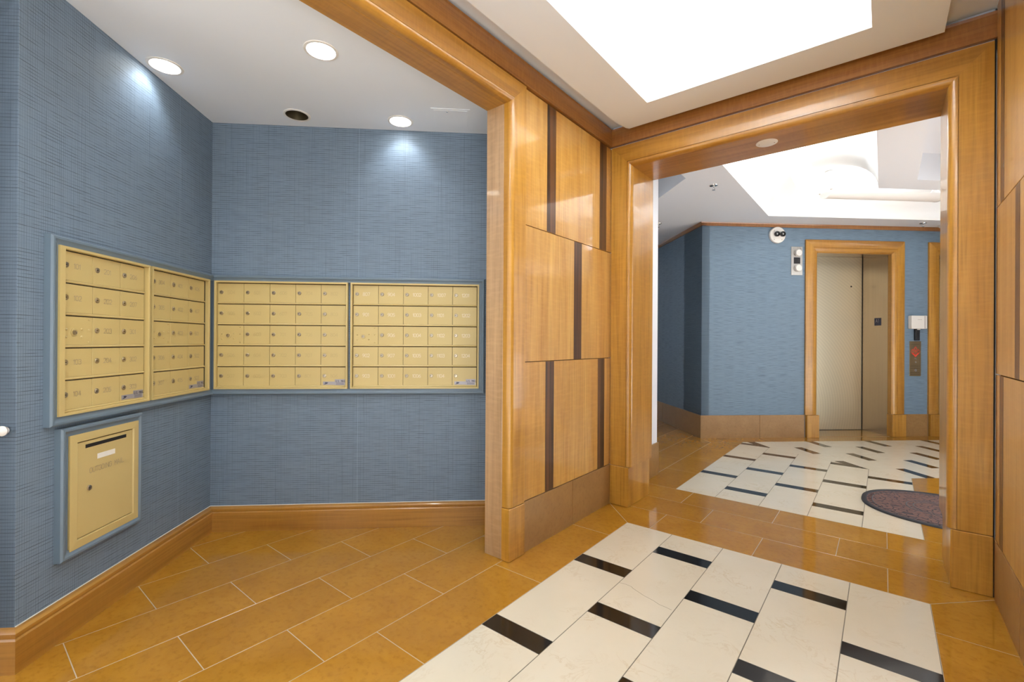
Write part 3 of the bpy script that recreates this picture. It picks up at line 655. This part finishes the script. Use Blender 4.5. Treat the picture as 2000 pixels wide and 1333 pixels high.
# ================================================================== MAILBOXES
PIT = .1318; ZT = 1.561
def lock_mesh():
    mb = MB().lathe([(0, 0), (.0115, 0), (.0115, -.0025), (.0098, -.004), (0, -.0042)], 'y', seg=14)
    mb.hexa((-.007, -.0048, -.0014), (.001, -.0040, .0014), 1)
    bmesh.ops.recalc_face_normals(mb.bm, faces=mb.bm.faces[:])
    me = bpy.data.meshes.new('lock'); mb.bm.to_mesh(me); mb.bm.free(); me.materials.append(M['lockm']); me.materials.append(M['slot'])
    me.polygons.foreach_set('use_smooth', [True]*len(me.polygons)); me.set_sharp_from_angle(angle=radians(40)); return me
LOCK = lock_mesh()
def mailbox(origin, rotz, x0, x1, c0, pitch, cols, label, fr_d=.024, stile=0, num='engrave'):
    """wall frame; door faces at y=-.01, unit frame front at y=-(.01+fr_d)"""
    t = tag(empty('mailbox_unit', origin, rotz), label, 'mailbox', 'brass coloured apartment mailbox units')
    yd = -.010; yf = yd-fr_d+.004; z0, z1 = .893, 1.572; n = len(cols)
    fr = frame_o([(0, -.002), (0, yf), (.009, yf), (.011, yf+.002), (.011, -.002)], x0, x1, z0, z1)
    for f in fr: f.build('frame_bar', 'ypaint', t)
    if stile: MB().hexa((x0+.009, yd-.012, z0+.009), (stile, yf, z1-.009)).build('stile', 'ypaint', t)
    MB().hexa((x0+.005, -.006, z0+.005), (x1-.005, -.001, z1-.005)).build('backplate', 'slot', t)
    dm_ = None
    for r in range(5):
        zt = ZT-.004-r*PIT; zb = zt-PIT+.013
        MB().rings([[(x, -.002, zb-.0085), (x, yd-.002, zb-.0085), (x, yd-.005, zb-.005), (x, yd-.0005, zb+.0015), (x, -.002, zb+.0015)] for x in (c0+.0005, c0+pitch*n-.0005)]).build('rail', 'ypaint', t)
        for c in range(n):
            a = c0+c*pitch+.0010; b = c0+(c+1)*pitch-.0010
            if cols[c][r] is None:
                d = MB().hexa((a, yd, zb+.002), (b, -.004, zt), 0, .0008).build('master_door', 'ypaint', t)
                cz = (zb+zt)/2-.006; xx = a+.062
                MB().lathe([(0, yd), (.0165, yd), (.0165, yd-.003), (.014, yd-.004), (.010, yd-.002), (0, yd-.002)], 'y', (xx, 0, cz), 18).build('lock_ring', 'ypaint', d, smooth=40)
                MB().lathe([(0, yd-.001), (.0095, yd-.001), (.0095, yd-.006), (.006, yd-.0065), (.005, yd-.003), (0, yd-.003)], 'y', (xx, 0, cz), 14).build('lock', 'lockm', d, smooth=40)
                for (px, pz) in ((-.037, .012), (-.037, -.020), (.035, .014), (.035, -.018), (.072, .056), (.072, .012), (.072, -.040)):
                    MB().lathe([(0, yd), (.0048, yd), (.004, yd-.003), (.0015, yd-.0045), (0, yd-.0046)], 'y', (xx+px, 0, cz+pz), 10).build('rivet', 'ypaint', d, smooth=60)
                continue
            d = MB().hexa((a-c0-c*pitch, yd, zb+.002), (b-c0-c*pitch, -.004, zt), 0, .0008).build('door', 'ypaint', t, (c0+c*pitch, 0, 0))
            lz = (zb+zt)/2+.004
            link('lock', LOCK, d, (.023, yd, lz))
            if cols[c][r]: MB().strokes(str(cols[c][r]), .060, lz-.0105, .020, .0020, yd-.0006).build('number', num, d, fixn=False)
    # silver carrier decal on the last door
    zb = ZT-.004-5*PIT+.013+.006; xe = c0+pitch*n-.006
    dc = MB().hexa((xe-.138, yd-.0006, zb), (xe-.062, yd+.001, zb+.021)).hexa((xe-.064, yd-.0006, zb-.002), (xe, yd+.001, zb+.036)).build('decal', 'decal', t)
    e_ = MB(); x = xe-.134
    for P in ([(0, .002), (.010, .004), (.024, .016), (.006, .017), (.012, .011)], [(.010, .003), (.020, .006), (.030, .014), (.024, .0155)]): e_.bm.faces.new([e_.bm.verts.new((x+p[0], yd-.0010, zb+p[1])) for p in P])
    e_.build('logo', 'ink', dc, fixn=False); e_ = MB()
    e_.strokes('U.S. MAIL', xe-.059, zb+.018, .0115, .0017, yd-.0010, adv=.72)
    for i in range(3): e_.hexa((xe-.056, yd-.001, zb+.002+i*.0045), (xe-.008, yd-.0006, zb+.0034+i*.0045))
    e_.build('lettering', 'ink', dc, fixn=False)
    return t
OL, OB = dcd(LW, 0), dcd(0, BW)
mailbox(OL, ROT_L, 1.942, 2.447, 1.968, .1545, [[101, 102, None, 103, 104], [201, 202, 203, 204, 205], [206, 207, 301, 302, 303]], 'narrow brass mailbox unit with numbers 101 to 303, over the outgoing mail box', stile=1.967)
mailbox(OL, ROT_L, 2.462, 2.968, 2.477, .1550, [[304, 305, None, 306, 307], [401, 402, 403, 404, 405], [406, 407, 501, 502, 503]], 'narrow brass mailbox unit with numbers 304 to 503, against the alcove corner', stile=2.471)
mailbox(OB, ROT_B, -1.628, -.815, -1.616, .1578, [[504, 505, None, 506, 507], [601, 602, 603, 604, 605], [606, 607, 701, 702, 703], [704, 705, 706, 707, 801], [802, 803, 804, 805, 806]], 'wide brass mailbox unit with worn numbers, next to the alcove corner', num='faint')
mailbox(OB, ROT_B, -.797, .022, -.784, .1584, [[807, 901, None, 902, 903], [904, 905, 906, 907, 1001], [1002, 1003, 1004, 1005, 1006], [1007, 1101, 1102, 1103, 1104], [1201, 1202, 1203, 1204, '']], 'wide brass mailbox unit with shiny numbers up to 1204, beside the wood portal', num='lighter')
# painted surround of the mailbox bank (mitred moulding, both walls) and of the outgoing box
SP = [(0, 0), (0, -.024), (.006, -.030), (.014, -.030), (.019, -.025), (.030, -.022), (.036, -.022), (.036, 0)]
def surround(name, origin, rotz, x0, x1, z0, z1, sides, label):
    t = struct(empty(name, origin, rotz), label); fr = frame_o(SP, x0, x1, z0, z1)
    for k, f in enumerate(fr):
        if k in sides: f.build('moulding', 'bpaint', t, smooth=30)
        else: f.bm.free()
    return t
surround('trim_7', OL, ROT_L, 1.908, BW+.05, .857, 1.608, (0, 1, 3), 'blue painted moulding round the two narrow mailbox units')
surround('trim_8', OB, ROT_B, LW-.05, .058, .857, 1.608, (1, 2, 3), 'blue painted moulding round the two wide mailbox units')
cf = struct(MB().hexa((2.966, -.012, .885), (BW-.001, -.0005, 1.58)).build('trim_9', 'bpaint', None, OL, ROT_L), 'blue filler strip in the corner between mailbox units')
struct(MB().hexa((LW+.001, -.012, .885), (-1.626, -.0005, 1.58)).build('trim_10', 'bpaint', None, OB, ROT_B), 'blue filler strip beside the wide mailbox unit')
surround('trim_11', OL, ROT_L, 1.957, 2.402, .308, .842, (0, 1, 2, 3), 'blue painted moulding round the outgoing mail box')
om = tag(empty('outgoing_mailbox', OL, ROT_L), 'brass outgoing mail box with slot, set low in the blue wall', 'mailbox')
for f in frame_o([(0, 0), (0, -.024), (.032, -.026), (.035, -.020), (.035, 0)], 2.000, 2.380, .334, .806): f.build('frame_bar', 'ypaint', om)
od_ = MB().hexa((2.0385, -.0215, .372), (2.342, -.002, .768), 0, .001).build('door', 'ypaint', om)
MB().hexa((2.033, -.012, .367), (2.347, -.001, .773)).build('gap', 'slot', om)
MB().hexa((2.074, -.0222, .737), (2.306, -.010, .757), 0, .003).build('slot', 'slot', od_)
MB().hexa((2.138, -.0225, .680), (2.236, -.0205, .702)).build('label', 'wlabel', od_)
MB().strokes('OUTGOING MAIL', 2.098, .628, .0215, .0019, -.0222, adv=.735).build('lettering', 'engrave', od_, fixn=False)
link('lock', LOCK, od_, (2.096, -.0215, .567))

# wall knob past the left corner
kn = tag(empty('wall_knob', dcd(-1.694, 1.805, .868), ROT_B), 'small pale knob on the dark wall past the alcove corner', 'knob')
MB().lathe([(0, 0), (.012, 0), (.010, -.005), (.017, -.009), (.0185, -.015), (.013, -.020), (0, -.022)], 'y', seg=18).build('body', 'wplastic', kn, smooth=50)

# ================================================================== ALCOVE DOWNLIGHTS
def downlight(x, y, on, label, power=1.0):
    t = tag(empty('recessed_downlight', (x, y, ZA)), label, 'downlight', 'recessed alcove downlights')
    MB().lathe([(.0645, .002), (.0645, -.004), (.070, -.005), (.077, -.003), (.078, 0), (.07, .0015)], 'z', seg=40, ring=True).build('trim_ring', 'wplastic', t, smooth=40)
    can = MB(); R = [[(rr*cos(2*pi*i/36), rr*sin(2*pi*i/36), h) for i in range(36)] for rr, h in ((.064, -.002), (.060, .03), (.050, .08), (.040, .11), (.001, .112))]
    can.rings(R, caps=False); can.build('reflector', 'wplastic' if on else 'reflector', t, smooth=50)  # white where lit, dark where unlit: lamp state put into the colour
    if on:
        MB().lathe([(0, .108), (.038, .108), (.036, .098), (.02, .094), (0, .093)], 'z', seg=24).build('lens', 'lens', t, smooth=60)
        l = bpy.data.lights.new('downlight_lamp', 'SPOT'); l.energy = P_SPOT*power; l.spot_size = radians(170); l.spot_blend = .1; l.shadow_soft_size = .028; l.color = (.95, .98, 1)
        o = link('downlight_lamp', l, t, (0, 0, .086))
    else:
        MB().lathe([(0, .075), (.034, .08), (.03, .1), (.015, .11), (0, .11)], 'z', seg=20).build('bulb', 'lockm', t, smooth=40)
downlight(-2.803, .690, True, 'lit recessed downlight near the outgoing mail wall')
downlight(-2.072, 1.115, True, 'lit recessed downlight in the middle of the alcove ceiling', 2.0)
downlight(-2.779, 1.344, False, 'unlit recessed downlight with bare reflector near the alcove corner')
downlight(-2.347, 1.784, True, 'lit recessed downlight over the wide mailbox units')
ap = tag(empty('access_panel', (-2.068, 1.952, ZA), A), 'flush white access hatch in the alcove ceiling', 'hatch')
MB().hexa((-.115, -.115, -.003), (.115, .115, 0)).build('frame', 'white', ap); MB().hexa((-.1, -.1, -.0045), (.1, .1, -.002), 0, .001).build('lid', 'white', ap)
MB().lathe([(0, -.004), (.006, -.004), (.005, -.007), (0, -.0075)], 'z', (-.02, -.085, 0), 10).build('latch', 'chrome', ap)

# ================================================================== CEILING FITTINGS
sp = tag(empty('cover_plate', (-.585, 3.308, 2.645-.124-.036)), 'white oval-looking round cover plate under the lobby lintel', 'plate')
MB().lathe([(0, 0), (.062, 0), (.062, -.003), (.056, -.006), (0, -.007)], 'z', seg=32).build('disc', 'wplastic', sp, smooth=30)
for x in (-.042, .042): MB().lathe([(0, -.006), (.004, -.006), (.003, -.008), (0, -.008)], 'z', (x, .01*x/.042, 0), 8).build('screw', 'lockm', sp)
def sprinkler(x, y, label):
    t = tag(empty('sprinkler', (x, y, ZS)), label, 'sprinkler', 'ceiling sprinklers of the lobby')
    MB().lathe([(0, 0), (.038, 0), (.036, -.006), (.014, -.010), (0, -.010)], 'z', seg=20).build('escutcheon', 'chrome', t, smooth=40)
    MB().tube((0, 0, -.008), (0, 0, -.022), .007).tube((-.006, 0, -.018), (-.011, 0, -.034), .0022, 6).tube((.006, 0, -.018), (.011, 0, -.034), .0022, 6).tube((-.011, 0, -.034), (0, 0, -.045), .0022, 6).tube((.011, 0, -.034), (0, 0, -.045), .0022, 6).build('body', 'chrome', t)
    MB().lathe([(0, -.045), (.016, -.046), (.016, -.048), (0, -.049)], 'z', seg=14).build('deflector', 'chrome', t)
sprinkler(-1.276, 4.655, 'chrome sprinkler on the lobby soffit beside the long light recess')
sprinkler(-2.238, 5.727, 'chrome sprinkler over the shaded corridor')
sprinkler(.384, 7.720, 'chrome sprinkler over the lift door wall')
sd = tag(empty('smoke_detector', (.60, 8.0, ZS)), 'white round smoke detector near the second lift', 'detector')
MB().lathe([(0, 0), (.06, 0), (.06, -.012), (.05, -.03), (.03, -.04), (0, -.042)], 'z', seg=24).build('housing', 'wplastic', sd, smooth=40); MB().lathe([(.032, -.038), (.042, -.034), (.042, -.037), (.032, -.041)], 'z', seg=24, ring=True).build('vent_ring', 'rib', sd)

def trough(x, y, z, rotz, L, r, m, label, ztop, power):
    """half-round uplight trough running along local +y from its origin"""
    t = tag(empty('linear_uplight', (x, y, z), rotz), label, 'light', 'suspended half-round uplights')
    n = 14; out = [(r*cos(pi+pi*i/n), r*.8*sin(pi+pi*i/n)) for i in range(n+1)]; inn = [((r-.006)*cos(pi+pi*i/n), (r-.006)*.8*sin(pi+pi*i/n)) for i in range(n, -1, -1)]
    MB().rings([[(a, yy, b) for a, b in out+inn] for yy in (.012, L-.012)]).build('trough', m, t, smooth=40)
    for yy, d in ((0, .012), (L, -.012)):
        MB().rings([[(a, q, b) for a, b in [(r*1.05*cos(pi+pi*i/n), r*.86*sin(pi+pi*i/n)) for i in range(n+1)]] for q in (yy, yy+d)]).build('end_plate', m, t)
        for s in (-1, 1): MB().tube((s*r*.98, yy-.004, .003), (s*r*.98, yy+d+.004, .003), .006, 8).build('pin', 'lockm', t)
        yy2 = yy+d*4
        for s in (-1, 1): MB().tube((s*r*.96, yy2, .0), (0, yy2, .085), .003, 6).build('yoke', 'wplastic', t)
        MB().tube((0, yy2, .08), (0, yy2, ztop-z), .0025, 6).build('rod', 'wplastic', t)
        MB().lathe([(0, ztop-z), (.045, ztop-z), (.04, ztop-z-.012), (.008, ztop-z-.02), (0, ztop-z-.02)], 'z', (0, yy2, 0), 20).build('canopy', 'wplastic', t, smooth=35)
    MB().tube((0, .04, -.02), (0, L-.04, -.02), .013, 10).build('tube_lamp', 'lens', t)
    a = area_up('uplight_lamp', (0, L/2, .012), r*1.5, L*.9, 0, power); a.parent = t
trough(-.575, 1.40, 2.73, 0, 1.22, .085, 'lit', 'glowing half-round uplight hanging in the foyer vault', ZS+.365, P_UP)
trough(-.575, -1.2, 2.73, 0, 1.22, .085, 'lit', 'unseen half-round uplight added for light in the foyer vault behind the camera', ZS+.365, P_UP)  # unseen trough added behind the camera to brighten the foyer
trough(-.565, 4.02, 2.715, 0, 1.13, .088, 'lit', 'glowing half-round uplight across the lobby vault behind the portal', ZS+.365, P_UP*.6)
c2 = Vector((-.50, 6.06, 0))
trough(c2.x, c2.y, 2.86, B_-pi/2, 1.33, .085, 'vault', 'plain white half-round uplight parallel to the lift wall', ZS+.365, P_UP2)
c3 = c2+EV*1.75
trough(c3.x, c3.y, 2.86, B_-pi/2, 1.33, .085, 'vault', 'white half-round uplight in front of the second lift', ZS+.365, P_UP*.5)
